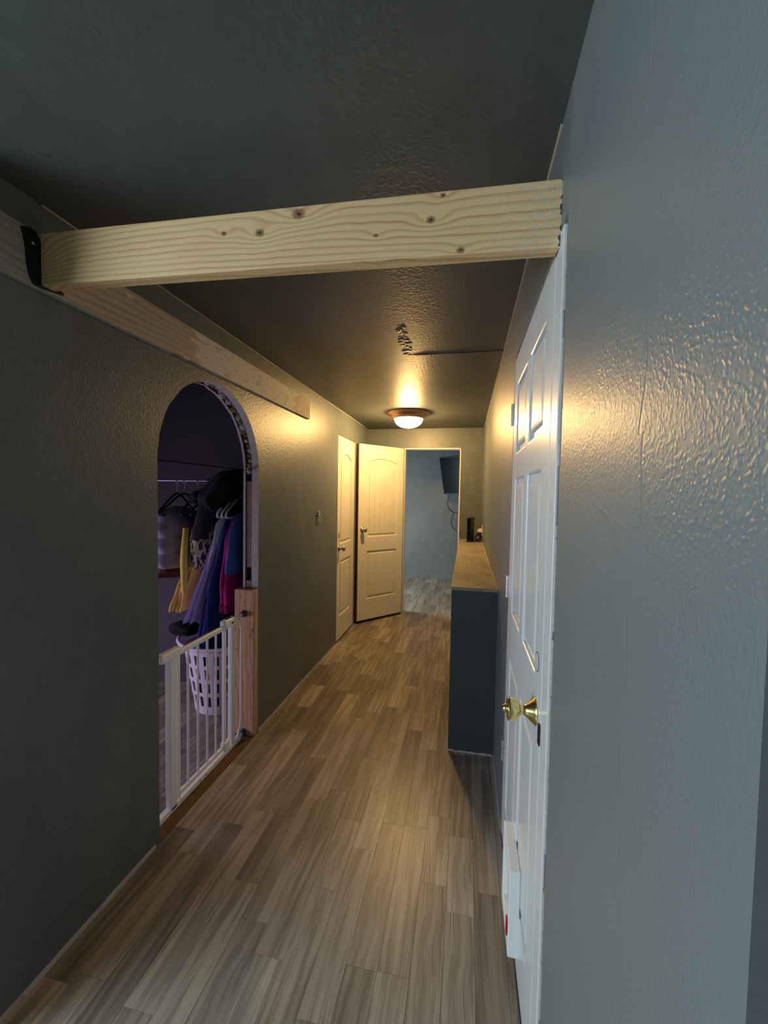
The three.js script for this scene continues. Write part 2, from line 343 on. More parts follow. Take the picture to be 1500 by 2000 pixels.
part('back_face', leftSkin(0, XLI, XLI + 0.014, 0, 0.008), [M.closetDimPaint, M.plaster], wallLeft);
{
  // what shows in the cut: stud, crumbling filler and insulation, an empty pocket above the post
  const xa = XLI + 0.014, xb = XLI + 0.055;
  part('stud', rbox(xa, 0.99, -A1 - 0.045, xb, 1.50, -A1 - 0.006, 0.003), M.rawWood, wallLeft);
  part('stud_block', rbox(xa + 0.004, 0.80, -A1 - 0.04, xb - 0.002, 0.912, -A1 - 0.002, 0.003), M.rawWood, wallLeft);
  part('pocket_back', box(xa, 0.0, -A1 - 0.09, xb, 2.2, -A1 - 0.05), M.rawWood, wallLeft);
  part('near_stud', box(xa, 0.0, -A0 + 0.004, xb, AY, -A0 + 0.045), M.rawWood, wallLeft);
  const r = rng(5), lumps = [], plast = [];
  for (let i = 0; i <= 44; i++) {
    const t = (i / 44) * Math.PI, R = AR + 0.010 + r() * 0.012, cy = AY + Math.sin(t) * R, cz = -(AC + Math.cos(t) * R), k = 0.012 + r() * 0.012;
    const g = new THREE.IcosahedronGeometry(k, 1), p = g.attributes.position;
    for (let q = 0; q < p.count; q++) { const f = 0.75 + 0.5 * vn(p.getX(q) * 300 + i * 7, p.getY(q) * 300 + p.getZ(q) * 130, 999, 999, 3); p.setXYZ(q, p.getX(q) * f, p.getY(q) * f, p.getZ(q) * f); }
    g.computeVertexNormals();
    g.translate(xa + 0.008 + r() * 0.024, cy, cz);
    (r() < 0.55 ? lumps : plast).push(muv(g));
  }
  part('insulation', lumps, M.foam, wallLeft).userData.kind = 'stuff';
  part('filler', plast, M.plaster, wallLeft).userData.kind = 'stuff';
  // the cavity behind the lumps
  const ring = new THREE.Shape(archPath(0.07, 0, AY).map(([x, y]) => new THREE.Vector2(x, y)));
  ring.holes.push(hole(archPath(0.024, 0.008, AY)));
  part('cavity_lining', muv(slabX(ring, xa, xb)), M.rawWood, wallLeft);
}
{ // raw bottom edge of the wallboard where no baseboard was fitted
  const r = rng(9), strip = (za, zb) => { const L = []; let z = za; while (z > zb) { const n = Math.max(zb, z - 0.10 - r() * 0.2), h = 0.010 + r() * 0.007; L.push(box(XL - 0.003, 0, z, XL + 0.004 + r() * 0.002, h, n)); z = n; } return L; };
  struct('baseboard_left', [...strip(-0.72, -1.355), ...strip(-2.17, -3.64)], M.plaster, 'thin pale raw edge of wallboard along the left wall foot', 'edge');
  const rr = [], f = (za, zb, x) => { let z = za; while (z > zb) { const n = Math.max(zb, z - 0.12 - r() * 0.2), h = 0.004 + r() * 0.004; rr.push(box(x - 0.003, 0, z, x + 0.002, h, n)); z = n; } };
  f(-1.76, -2.25, XR - 0.001);
  struct('baseboard_right', rr, M.plaster, 'thin pale caulk line along the right wall foot', 'edge');
}
{ // unpainted corner tape where walls and ceiling meet
  const r = rng(14), L = [], Rr = [];
  for (let z = -0.95; z > ZF; z -= 0.16) { const e = Math.max(ZF, z - 0.16); if (r() < 0.9) { const h = 0.002 + r() * 0.0022; L.push(box(XL, H - h, z, XL + 0.0025, H + 0.001, e)); } const h2 = 0.0026 + r() * 0.003; Rr.push(box(XR - 0.003, H - h2, z, XR, H + 0.001, e)); }
  struct('trim_1', L, M.cream, 'thin cream line of corner tape along left wall and ceiling', 'trim');
  struct('trim_2', Rr, M.cream, 'thin cream line of corner tape along right wall and ceiling', 'trim');
}
// the old ledger board along the left wall
{
  const g = new THREE.BoxGeometry(0.022, 0.140, 2.166), p = g.attributes.position, uv = g.attributes.uv;
  for (let i = 0; i < p.count; i++) uv.setXY(i, (p.getZ(i) + 1.083) / 2.166, (p.getY(i) + 0.07) / 0.14);
  g.translate(XL + 0.0105, 2.058, -0.72 - 1.083);
  const b = thing('ledger_board', 'weathered plank with white primer patches fixed along the left wall below ceiling', 'board', [0, 0, 0]);
  part('plank', g, M.board, b);
  part('lower_edge', box(XL + 0.0005, 1.9838, -0.72, XL + 0.021, 1.9875, -1.45), M.plaster, b).userData.label = 'pale primed lower edge';
}
// black strap at the beam's end
{
  const o = [[0.878, 2.118], [0.887, 2.080], [0.891, 2.030], [0.903, 1.990], [0.925, 1.985], [0.953, 1.988], [0.990, 1.996], [0.955, 2.012], [0.934, 2.046], [0.932, 2.086], [0.917, 2.122], [0.897, 2.128]];
  const s = new THREE.Shape(); s.setFromPoints(new THREE.SplineCurve([...o, o[0]].map(([x, y]) => new THREE.Vector2(x, y))).getPoints(60));
  const g = slabX(s, XL + 0.021, XL + 0.026, { bevelEnabled: true, bevelThickness: 0.001, bevelSize: 0.001, bevelSegments: 1 });
  const st = thing('strap', 'black curved metal strap holding the pine beam to the ledger board', 'strap');
  part('band', muv(g), M.black, st);
  part('screw', new THREE.SphereGeometry(0.005, 10, 8).scale(0.5, 1, 1).translate(XL + 0.027, 2.092, -0.905), M.steel, st);
}
// pine beam
{
  const g = new RoundedBoxGeometry(BEAML + 0.02, BEAMH, 0.038, 2, 0.003), p = g.attributes.position, n = g.attributes.normal, uv = g.attributes.uv, w = BEAML / 2;
  for (let i = 0; i < p.count; i++) { const ny = Math.abs(n.getY(i)) > 0.7; uv.setXY(i, clamp((p.getX(i) + w) / BEAML), ny ? 0.3 + p.getZ(i) * 3 : (p.getY(i) + BEAMH / 2) / BEAMH); }
  const b = single('beam', g, M.beam, 'bare knotty pine beam spanning the hallway below the ceiling', 'beam');
  b.position.set((XL + XR) / 2 - 0.004, 2.044, -0.925 - 0.019); b.rotation.z = -0.0256;
}

// ---------------------------------------------------------------- right wall
const D1F = 1.728, D1N = 0.968, D1H = 1.985;                            // the six-panel door
const wallRight = struct('wall_right', null, null, 'dark charcoal hallway wall with a white six-panel door', 'wall');
{
  const g = new THREE.BoxGeometry(0.1, H, NEAR0 - NEAR1), p = g.attributes.position, uv = g.attributes.uv;
  g.translate(XR + 0.05, H / 2, (NEAR0 + NEAR1) / 2);
  for (let i = 0; i < p.count; i++) uv.setXY(i, (NEAR0 - p.getZ(i)) / (NEAR0 - NEAR1), p.getY(i) / H);
  part('near_panel', g, M.paintNear, wallRight);
  const s = new THREE.Shape(); s.setFromPoints([[-NEAR1, D1H + 0.006], [D1F + 0.008, D1H + 0.006], [D1F + 0.008, 0], [-ZF, 0], [-ZF, H], [-NEAR1, H]].map(([x, y]) => new THREE.Vector2(x, y)));
  part('far_panel', muvGroups(slabX(s, XR, XR + 0.1)), [M.paint, M.plaster], wallRight);
  const r = rng(23), chips = [];
  for (let y = 0.0; y < 1.96;) { const hgt = 0.02 + r() * 0.14; if (r() < 0.72) chips.push(box(XR - 0.0015 - r() * 0.001, y, NEAR1 - 0.009 - r() * 0.004, XR + 0.004, Math.min(1.965, y + hgt), NEAR1 + r() * 0.002)); y += hgt * (0.8 + r() * 0.3); }
  part('chipped_edge', chips, M.plaster, wallRight);
  part('return_panel', box(XR + 0.1, 0, -0.382, 2.5, H, -0.282), M.paint, wallRight);
}
// frame of the six-panel door
const frame1 = struct('trim_3', null, null, 'narrow white frame around the six-panel door', 'trim');
part('near_gap_shade', rbox(XR + 0.004, 0, NEAR1 - 0.030, XR + 0.1, D1H, NEAR1 - 0.012, 0.002), M.slate, frame1);  // dark strip painting in the shaded gap between wall edge and frame
part('near_stop', rbox(XR - 0.001, 0, NEAR1 - 0.098, XR + 0.1, D1H, NEAR1 - 0.031, 0.003), M.doorDaylit, frame1);
part('head_stop', box(XR + 0.04, D1H - 0.02, -D1F, XR + 0.1, D1H + 0.006, NEAR1), M.doorDaylit, frame1);
part('far_stop', box(XR + 0.04, 0, -D1F - 0.008, XR + 0.1, D1H, -D1F + 0.02), M.doorDaylit, frame1);

// ---------------------------------------------------------------- doors
// local axes: x across (0..w), y up, front face at z = 0; panels are [x0, y0, x1, y1, rise of the arch, grooves]
function panelOutline(x0, y0, x1, y1, rise, inset) {
  const a = x0 + inset, b = x1 - inset, c = y0 + inset, d = y1 - inset, pts = [[a, c], [b, c], [b, d - rise]];
  if (rise) for (let i = 1; i < 16; i++) { const t = i / 16; pts.push([mix(b, a, t), d - rise + rise * Math.sin(Math.PI * t) ** 0.8]); }
  pts.push([a, d - rise]);
  return pts;
}
function makeDoor(parent, w, h, t, panels, mat, y0 = 0.01) {
  const s = rectShape(0, y0, w, h);
  for (const [a, b, c, d, rise] of panels) s.holes.push(hole(panelOutline(a, b, c, d, rise || 0, 0).reverse()));
  const uvDoor = (g) => { const q = muv(g); const uv = q.attributes.uv; for (let i = 0; i < uv.count; i++) uv.setXY(i, uv.getX(i) / 0.8, uv.getY(i) / 2.0); return q; };
  part('leaf', [uvDoor(slabZ(s, -0.011, -0.004, { bevelEnabled: true, bevelThickness: 0.004, bevelSize: 0.008, bevelOffset: -0.008, bevelSegments: 3 })), uvDoor(new THREE.BoxGeometry(w - 0.002, h - y0 - 0.002, t - 0.012).translate(w / 2, (h + y0) / 2, -0.012 - (t - 0.012) / 2))], mat, parent);
  for (const [a, b, c, d, rise, grooves] of panels) {
    const inset = 0.026, parts = [];
    if (grooves) {
      const n = grooves, ww = (c - a - 2 * inset) / n;
      const top = (x) => { const tt = clamp((x - a) / (c - a)); return d - inset - (rise || 0) + (rise || 0) * Math.sin(Math.PI * tt) ** 0.8; };
      for (let i = 0; i < n; i++) {
        const l = a + inset + i * ww, q = new THREE.Shape(), pts = [[l, b + inset], [l + ww, b + inset]];
        for (let k = 0; k <= 6; k++) pts.push([l + ww * (1 - k / 6), top(l + ww * (1 - k / 6))]);
        q.setFromPoints(pts.map(([x, y]) => new THREE.Vector2(x, y)));
        parts.push(uvDoor(slabZ(q, -0.012, -0.006, { bevelEnabled: true, bevelThickness: 0.002, bevelSize: 0.002, bevelOffset: -0.0028, bevelSegments: 1 })));
      }
    } else {
      const q = new THREE.Shape(); q.setFromPoints(panelOutline(a, b, c, d, rise || 0, inset).map(([x, y]) => new THREE.Vector2(x, y)));
      parts.push(uvDoor(slabZ(q, -0.012, -0.0075, { bevelEnabled: true, bevelThickness: 0.005, bevelSize: 0.014, bevelOffset: -0.012, bevelSegments: 2 })));
    }
    part('panel', parts, mat, parent);
  }
}
function knob(parent, x, y, mat, style = 'round') {
  const prof = style === 'tulip'
    ? [[0, 0], [0.033, 0], [0.033, 0.003], [0.029, 0.006], [0.017, 0.020], [0.012, 0.026], [0.0115, 0.036], [0.020, 0.039], [0.025, 0.044], [0.0275, 0.060], [0.0275, 0.066], [0.025, 0.0675], [0.0, 0.068]]
    : [[0, 0], [0.032, 0], [0.032, 0.004], [0.026, 0.009], [0.013, 0.013], [0.011, 0.026], [0.017, 0.031], [0.0245, 0.040], [0.026, 0.050], [0.023, 0.059], [0.012, 0.064], [0, 0.065]];
  const g = lathe(prof, 36); g.rotateX(Math.PI / 2);
  const k = part('knob', g, mat, parent); k.position.set(x, y, 0);
  const b = lathe(style === 'tulip' ? [[0, 0.067], [0.010, 0.067], [0.010, 0.073], [0.006, 0.080], [0, 0.081]] : [[0, 0.064], [0.006, 0.064], [0.006, 0.068], [0, 0.068]], 20); b.rotateX(Math.PI / 2);
  part('lock_button', b, style === 'tulip' ? M.brass : M.bronze, k);
  return k;
}
function hinge(parent, x, y, z = 0) {
  const L = [rbox(x - 0.002, y - 0.045, z - 0.001, x + 0.020, y + 0.045, z + 0.0025, 0.001)];
  const h = part('hinge', L, M.steel, parent);
  for (let i = 0; i < 5; i++) { const c = new THREE.CylinderGeometry(0.0062, 0.0062, 0.0165, 14); c.translate(x - 0.006, y - 0.036 + i * 0.018, z + 0.005); part('knuckle', c, M.steel, h); }
}
// door_1: six-panel door in the right wall; local +x runs towards the camera
{
  const d = struct('door_1', null, null, 'white six-panel door with brass knob in the right wall', 'door');
  d.position.set(XR, 0, -D1F); d.rotation.y = -Math.PI / 2;
  const w = D1F - D1N, a0 = 0.105, a1 = 0.345, b0 = 0.425, b1 = 0.655, P = [];
  for (const [x0, x1] of [[a0, a1], [b0, b1]]) P.push([x0, 1.60, x1, 1.86], [x0, 0.985, x1, 1.50], [x0, 0.20, x1, 0.80]);
  makeDoor(d, w, D1H - 0.006, 0.040, P, M.doorDaylit, 0.014);
  knob(d, w - 0.062, 0.905, M.brass, 'tulip');
  part('deadbolt_bore', new THREE.RingGeometry(0.0215, 0.024, 28).translate(w - 0.062, 1.03, 0.001), M.steel, d);
  part('bore_core', new THREE.CircleGeometry(0.0215, 24).translate(w - 0.062, 1.03, 0.0008), M.doorDaylit, d);
  part('latch_plate', rbox(w - 0.012, 0.858, -0.02, w + 0.006, 0.905, 0.004, 0.002), M.black, d);
  for (const y of [0.365, 1.06, 1.765]) hinge(d, 0.0, y);
}
// cat flap fixed to the foot of door_1
{
  const c = thing('cat_flap', 'white plastic cat flap frame low on the six-panel door', 'cat flap', [XR, 0.078, -1.38], -Math.PI / 2);
  const s = rectShape(0, 0, 0.19, 0.262); s.holes.push(hole([[0.03, 0.035], [0.03, 0.225], [0.16, 0.225], [0.16, 0.035]]));
  part('frame', muv(slabZ(s, 0.0005, 0.026, { bevelEnabled: true, bevelThickness: 0.003, bevelSize: 0.003, bevelOffset: -0.003, bevelSegments: 2 })), M.white, c);
  part('flap', rbox(0.033, 0.038, 0.008, 0.157, 0.222, 0.013, 0.002), M.white, c);
  const k = part('latch', rbox(0.165, 0.055, 0.026, 0.183, 0.105, 0.034, 0.003), std(0xa3121f, 0.4), c); k.userData.label = 'red latch slider';
}
// door_3 in the left wall, closed
{
  const d = struct('door_3', null, null, 'cream arched two-panel door shut in the left wall', 'door');
  d.position.set(XL - 0.004, 0, -D3N - 0.006); d.rotation.y = Math.PI / 2;
  const w = D3W - 0.012;
  makeDoor(d, w, D3H - 0.005, 0.036, [[0.105, 0.95, w - 0.105, 1.83, 0.055, 5], [0.105, 0.24, w - 0.105, 0.78, 0, 5]], M.door);
  knob(d, 0.058, 0.91, M.nickel);
  const o = new THREE.CircleGeometry(0.022, 28).scale(1, 1.25, 1); o.translate(0.056, 1.035, 0.0008); part('bore_cover', o, M.rawWood, d);
  for (const x of [0.40, 0.52]) part('hook', tube([[x, D3H + 0.002, -0.02], [x, D3H + 0.002, 0.003], [x, D3H - 0.02, 0.004], [x, D3H - 0.045, 0.004]], 0.0018, 12, 6), M.black, d);
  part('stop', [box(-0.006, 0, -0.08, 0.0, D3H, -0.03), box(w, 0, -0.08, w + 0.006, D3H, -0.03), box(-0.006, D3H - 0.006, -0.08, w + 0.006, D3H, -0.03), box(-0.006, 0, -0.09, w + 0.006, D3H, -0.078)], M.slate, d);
}
// door_2: the bedroom door, standing open against the left wall
{
  const d = struct('door_2', null, null, 'cream two-panel bedroom door standing open towards the left wall', 'door');
  d.position.set(-1.150, 0, -4.262); d.rotation.y = Math.atan2(0.7665, 0.642);
  const w = 0.646;
  makeDoor(d, w, 1.985, 0.036, [[0.125, 0.965, w - 0.10, 1.835, 0.045, 5], [0.125, 0.27, w - 0.10, 0.80, 0, 0]], M.door, 0.03);
  part('edge', box(-0.0015, 0.031, -0.034, 0.0005, 1.984, -0.003), M.doorEdge, d).userData.label = 'bare wooden edge';
  knob(d, 0.058, 1.045, M.nickel);
  part('knob_plate', rbox(0.042, 0.915, 0.0, 0.078, 1.03, 0.002, 0.001), M.white, d);
  const o = new THREE.CircleGeometry(0.023, 28); o.translate(0.060, 0.912, 0.0024); part('bore_cover', o, M.rawWood, d);
}

// ---------------------------------------------------------------- far wall and the bedroom behind it
{
  const s = new THREE.Shape(); s.setFromPoints([[XLI, 0], [-0.741, 0], [-0.741, 1.995], [-0.076, 1.995], [-0.076, 0], [XR + 0.1, 0], [XR + 0.1, H], [XLI, H]].map(([x, y]) => new THREE.Vector2(x, y)));
  struct('wall_far', muvGroups(slabZ(s, ZFB, ZF)), [M.paint, M.paint], 'dark painted end wall of the hallway with bedroom doorway', 'wall');
  const f = struct('trim_4', null, null, 'thin cream jamb lining the bedroom doorway', 'trim');
  part('jamb', rbox(-0.741, 0, ZFB - 0.004, -0.729, 1.995, ZF + 0.004, 0.002), M.door, f);
  part('jamb', rbox(-0.088, 0, ZFB - 0.004, -0.074, 1.995, ZF + 0.005, 0.002), M.door, f);
  part('head', rbox(-0.741, 1.981, ZFB - 0.004, -0.076, 1.996, ZF + 0.005, 0.002), M.door, f);
  part('strike_plate', rbox(-0.0895, 0.98, ZFB + 0.03, -0.0865, 1.04, ZF - 0.02, 0.001), M.steel, f);
  const wb = struct('wall_bedroom_back', muv(box(-2.6, 0, ZBED - 0.1, 0.6, H, ZBED)), M.bedPaint, 'blue-grey back wall of the bedroom', 'wall');
  struct('wall_bedroom_right', muv(box(0.5, 0, ZBED, 0.6, H, ZFB)), M.bedPaint, 'blue-grey right wall of the bedroom', 'wall');
  const sl = rectShape(-ZFB, 0, -ZBED, H); sl.holes.push(hole([[5.0, 0.35], [5.0, 1.55], [5.9, 1.55], [5.9, 0.35]]));
  struct('wall_bedroom_left', muvGroups(slabX(sl, -2.66, -2.56)), [M.bedPaint, M.plaster], 'blue-grey left wall of the bedroom with its window', 'wall');
  struct('wall_bedroom_near', [muv(box(-2.6, 0, ZFB, XLI, H, ZF)), muv(box(XR + 0.1, 0, ZFB, 0.6, H, ZF))], M.bedPaint, 'bedroom side of the wall beside the doorway', 'wall');
}
function makeWindow(name, label, x, z0, z1, y0, y1) {
  const w = struct(name, null, null, label, 'window'), X0 = x - 0.04, X1 = x + 0.03;
  part('frame', [box(X0, y0, z0, X1, y0 + 0.05, z1), box(X0, y1 - 0.05, z0, X1, y1, z1), box(X0, y0, z0, X1, y1, z0 + 0.05), box(X0, y0, z1 - 0.05, X1, y1, z1), box(X0, (y0 + y1) / 2 - 0.02, z0, X1, (y0 + y1) / 2 + 0.02, z1)], M.white, w);
  part('pane', box(x - 0.006, y0 + 0.05, z0 + 0.05, x - 0.002, (y0 + y1) / 2 - 0.02, z1 - 0.05), M.glassPane, w);
  part('pane', box(x - 0.006, (y0 + y1) / 2 + 0.02, z0 + 0.05, x - 0.002, y1 - 0.05, z1 - 0.05), M.glassPane, w);
  return w;
}
makeWindow('window_2', 'white framed sash window in the bedroom left wall', -2.61, -5.9, -5.0, 0.35, 1.55);

// ---------------------------------------------------------------- half wall
{
  const hw = struct('wall_half', null, null, 'low dark blue-grey half wall along the right side with a worn top', 'half wall');
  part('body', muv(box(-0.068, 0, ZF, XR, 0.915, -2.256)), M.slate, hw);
  part('cap', rbox(-0.072, 0.912, ZF + 0.001, XR - 0.001, 0.93, -2.252, 0.003), M.ledge, hw);
  const r = rng(44), L = []; for (let x = -0.068; x < XR - 0.02; x += 0.03) L.push(rbox(x, 0, -2.256, x + 0.032, 0.006 + r() * 0.006, -2.2505 + r() * 0.003, 0.002));
  for (let z = -2.26; z > ZF + 0.1; z -= 0.1) L.push(box(XR - 0.004, 0.929, z, XR - 0.0005, 0.933 + r() * 0.002, z - 0.1));
  part('caulk_line', L, M.plaster, hw);
}

// ---------------------------------------------------------------- rest of the shell: living room, closet room
{
  const s = rectShape(-3.5, 0, 0.72, H); s.holes.push(hole([[-1.95, 0.72], [-1.95, 2.08], [0.05, 2.08], [0.05, 0.72]]));
  struct('wall_living_left', muvGroups(slabX(s, XLIV - 0.1, XLIV)), [M.plainWall, M.plaster], 'grey living room wall with the large window', 'wall');
  makeWindow('window_1', 'large white framed window in the living room wall', XLIV - 0.05, -0.05, 1.95, 0.72, 2.08);
  struct('wall_living_back', muv(box(XLIV - 0.1, 0, 3.5, 2.6, H, 3.6)), M.plainWall, 'grey back wall of the living room', 'wall');
  struct('wall_living_right', muv(box(2.5, 0, -0.375, 2.6, H, 3.5)), M.plainWall, 'grey right wall of the living room', 'wall');
  struct('wall_living_near', muv(box(XCLO - 0.1, 0, -0.82, XLI, H, -0.72)), M.paint, 'dark wall between the living room and closet room', 'wall');
  struct('wall_closet_back', muv(box(XCLO - 0.1, 0, ZCLO - 0.1, XLI, H, ZCLO)), M.closetDimPaint, 'back wall of the closet room, dimness put into its dark purple-grey', 'wall');
  const c = rectShape(0.82, 0, -ZCLO + 0.1, H); c.holes.push(hole([[0.88, 0.12], [0.88, 0.90], [1.72, 0.90], [1.72, 0.12]]));
  struct('wall_closet_left', muvGroups(slabX(c, XCLO - 0.1, XCLO)), [M.closetDimPaint, M.plaster], 'closet room wall, dimness put into its dark purple-grey, with added curtained window', 'wall');
  makeWindow('window_3', 'unseen white framed window added to carry the lavender closet light', XCLO - 0.05, -1.72, -0.88, 0.12, 0.90);  // unseen window, added low as the source of the lavender light
  const g = new THREE.PlaneGeometry(0.9, 0.9, 60, 1), p = g.attributes.position;
  for (let i = 0; i < p.count; i++) p.setZ(i, 0.012 * Math.sin(p.getX(i) * 70));
  g.computeVertexNormals(); g.rotateY(Math.PI / 2); g.translate(XCLO + 0.05, 0.5, -1.30);
  single('curtain', g, M.curtain, 'unseen sheer lavender curtain added over the closet room window', 'curtain');
}

// ---------------------------------------------------------------- post and baby gate in the arch
{
  const g = rbox(-1.312, 0.004, -2.164, XL + 0.001, 0.868, -2.118, 0.005), uv = g.attributes.uv;
  for (let i = 0; i < uv.count; i++) uv.setXY(i, uv.getX(i) * 9, uv.getY(i) / 0.87);
  const p = thing('post', 'short bare timber post fixed to the right side of the arch', 'post');
  part('stud', g, M.post, p);
  part('nail', new THREE.CylinderGeometry(0.003, 0.003, 0.002, 10).rotateX(Math.PI / 2).translate(-1.245, 0.80, -2.117), M.black, p);
}
{
  const GX = -1.25, gate = thing('baby_gate', 'white metal bar baby gate across the arched opening', 'gate', [GX, 0, 0]);
  const bar = (z, y0, y1, r = 0.0055) => new THREE.CylinderGeometry(r, r, y1 - y0, 10).translate(0, (y0 + y1) / 2, z);
  part('bottom_rail', rbox(-0.014, 0.010, -2.068, 0.014, 0.038, -1.415, 0.005), M.enamel, gate);
  part('upright', rbox(-0.014, 0.02, -1.545, 0.014, 0.725, -1.503, 0.004), M.enamel, gate);
  part('upright', rbox(-0.013, 0.02, -2.005, 0.013, 0.735, -1.972, 0.004), M.enamel, gate);
  const leaf = part('swing_door', [rbox(-0.010, 0.696, -1.955, 0.010, 0.722, -1.555, 0.006), rbox(-0.008, 0.050, -1.93, 0.008, 0.068, -1.558, 0.004), rbox(-0.009, 0.02, -1.572, 0.009, 0.715, -1.556, 0.003), rbox(-0.009, 0.05, -1.930, 0.009, 0.705, -1.912, 0.003)], M.enamel, gate);
  for (let k = 0; k < 4; k++) part('bar', bar(-1.634 - k * 0.0712, 0.06, 0.71), M.enamel, leaf);
  part('top_bracket', rbox(-0.017, 0.700, -1.575, 0.017, 0.738, -1.452, 0.007), M.enamel, gate);
  const latch = part('latch_housing', rbox(-0.018, 0.700, -2.015, 0.018, 0.748, -1.905, 0.010), M.enamel, gate);
  part('latch_button', rbox(-0.009, 0.744, -1.975, 0.009, 0.753, -1.935, 0.004), M.rubber, latch);
  part('latch_label', rbox(0.0172, 0.716, -1.985, 0.0187, 0.726, -1.962, 0.0005), M.rubber, latch);
  part('lower_catch', rbox(-0.015, 0.036, -1.955, 0.015, 0.085, -1.905, 0.008), M.enamel, gate);
  for (const s of [1, -1]) {
    const ze = s > 0 ? -2.086 : -1.424, zi = s > 0 ? -2.020 : -1.458;
    part('side_tube', tube([[0, 0.715, zi], [0, 0.705, mix(zi, ze, 0.6)], [0, 0.655, ze], [0, 0.50, ze], [0, 0.20, ze], [0, 0.10, ze + s * 0.004], [0, 0.05, mix(zi, ze, 0.6)], [0, 0.03, mix(zi, ze, 0.45)]], 0.0055, 50, 8), M.enamel, gate);
    for (const y of [0.742, 0.026]) {
      const zw = s > 0 ? -2.118 : -1.381, z2 = s > 0 ? -2.0 : -1.46;
      const sp = new THREE.CylinderGeometry(0.006, 0.006, Math.abs(zw - z2), 12).rotateX(Math.PI / 2).translate(0, y === 0.742 ? 0.728 : y, (zw + z2) / 2);
      const sd = part('spindle', sp, M.enamel, gate);
      part('rubber_cup', new THREE.CylinderGeometry(0.020, 0.013, 0.024, 22).rotateX(s > 0 ? -Math.PI / 2 : Math.PI / 2).translate(0, y === 0.742 ? 0.728 : y, zw + s * 0.013), M.rubber, sd);
    }
  }
  for (const z of [-1.70, -1.745]) part('screw', new THREE.SphereGeometry(0.003, 8, 6).translate(0.0145, 0.026, z), M.black, gate);
}

// ---------------------------------------------------------------- ceiling lamp
{
  const lx = -0.567, lz = -3.90, lamp = thing('ceiling_lamp', 'round bronze flush ceiling lamp with glowing glass bowl', 'lamp', [lx, H, lz]);
  part('base_pan', lathe([[0, -0.002], [0.203, -0.001], [0.203, -0.006], [0.190, -0.016], [0.178, -0.020], [0.172, -0.034], [0.160, -0.048], [0.150, -0.052], [0.146, -0.060], [0.140, -0.062], [0.136, -0.056], [0, -0.050]], 56), M.bronze, lamp);
  const glow = new THREE.MeshStandardMaterial({ color: 0xffffff, roughness: 0.3, emissive: rgb(1.0, 0.78, 0.42), emissiveIntensity: 5.5 });
  const g = lathe([[0.134, -0.052], [0.136, -0.066], [0.128, -0.090], [0.110, -0.113], [0.082, -0.131], [0.045, -0.142], [0.0, -0.145]], 48), p = g.attributes.position;
  for (let i = 0; i < p.count; i++) { const a = Math.atan2(p.getZ(i), p.getX(i)), k = 1 + 0.018 * Math.cos(a * 24); p.setX(i, p.getX(i) * k); p.setZ(i, p.getZ(i) * k); }
  g.computeVertexNormals();
  part('glass_bowl', g, glow, lamp);
  part('finial', lathe([[0, -0.143], [0.009, -0.145], [0.006, -0.152], [0.008, -0.158], [0.004, -0.166], [0, -0.168]], 20), M.brass, lamp);
  const l = new THREE.PointLight(rgb(1.0, 0.595, 0.21), 6.0, 0, 2); l.position.set(0, -0.10, 0); l.castShadow = true; l.shadow.radius = 3; lamp.add(l);
}

// ---------------------------------------------------------------- things on the half wall, wires, television
{
  const m = thing('modem', 'upright black modem at the far end of the half wall', 'modem', [0.052, 0.93, -4.60], -0.25);
  part('case', rbox(-0.022, 0.006, -0.085, 0.022, 0.272, 0.075, 0.005), M.blackGloss, m);
  part('foot', rbox(-0.034, 0, -0.09, 0.034, 0.008, 0.08, 0.003), M.black, m);
  for (const y of [0.118, 0.132]) part('indicator', new THREE.SphereGeometry(0.0022, 8, 6).translate(-0.008, y, 0.076), M.steel, m);
  const c = thing('power_cord', 'tangled black power cord behind the modem', 'cord', [0.125, 0.93, -4.63]);
  part('wire', tube([[-0.028, 0.03, -0.03], [0.0, 0.008, 0.0], [0.04, 0.05, -0.03], [0.01, 0.085, -0.02], [-0.02, 0.03, 0.02], [0.03, 0.006, 0.03], [0.05, 0.06, 0.02], [0.02, 0.095, 0.0], [0.052, 0.118, 0.10]], 0.0045, 90, 7), M.black, c);
  part('coil', tube([[-0.01, 0.006, -0.05], [0.045, 0.04, -0.05], [0.035, 0.075, -0.01], [-0.015, 0.05, 0.0], [-0.005, 0.008, 0.045], [0.05, 0.008, 0.035]], 0.0045, 60, 7), M.black, c);
  const o = thing('wall_outlet', 'cream wall outlet with a white plug above the half wall', 'outlet', [XR, 1.062, -4.50], -Math.PI / 2);
  part('plate', rbox(-0.036, -0.058, 0, 0.036, 0.058, 0.006, 0.003), M.cream, o);
  part('plug', [rbox(-0.020, -0.018, 0.006, 0.020, 0.022, 0.040, 0.006), rbox(-0.012, -0.012, 0.040, 0.012, 0.012, 0.056, 0.005)], M.white, o);
}
{
  const w = thing('bare_wires', 'stubs of white wire poking from a hole in left wall', 'wires', [XL, 1.235, -3.12], Math.PI / 2);
  part('hole_edge', lathe([[0.003, 0], [0.012, 0], [0.010, 0.003], [0.004, 0.003]], 14).rotateX(Math.PI / 2).translate(0, 0.02, 0), M.black, w);
  part('wire', tube([[0, 0.055, 0], [0.004, 0.045, 0.012], [-0.002, 0.02, 0.015], [0.006, 0.004, 0.014], [0.012, 0.0, 0.02]], 0.0062, 24, 7), M.white, w);
  part('wire', tube([[-0.004, 0.03, 0], [-0.008, 0.022, 0.014], [-0.002, 0.012, 0.02]], 0.0058, 14, 7), M.white, w);
  part('wire', tube([[0, -0.05, 0], [0.002, -0.04, 0.012], [-0.002, -0.022, 0.016], [0.0, -0.012, 0.012]], 0.0062, 18, 7), M.white, w);
}
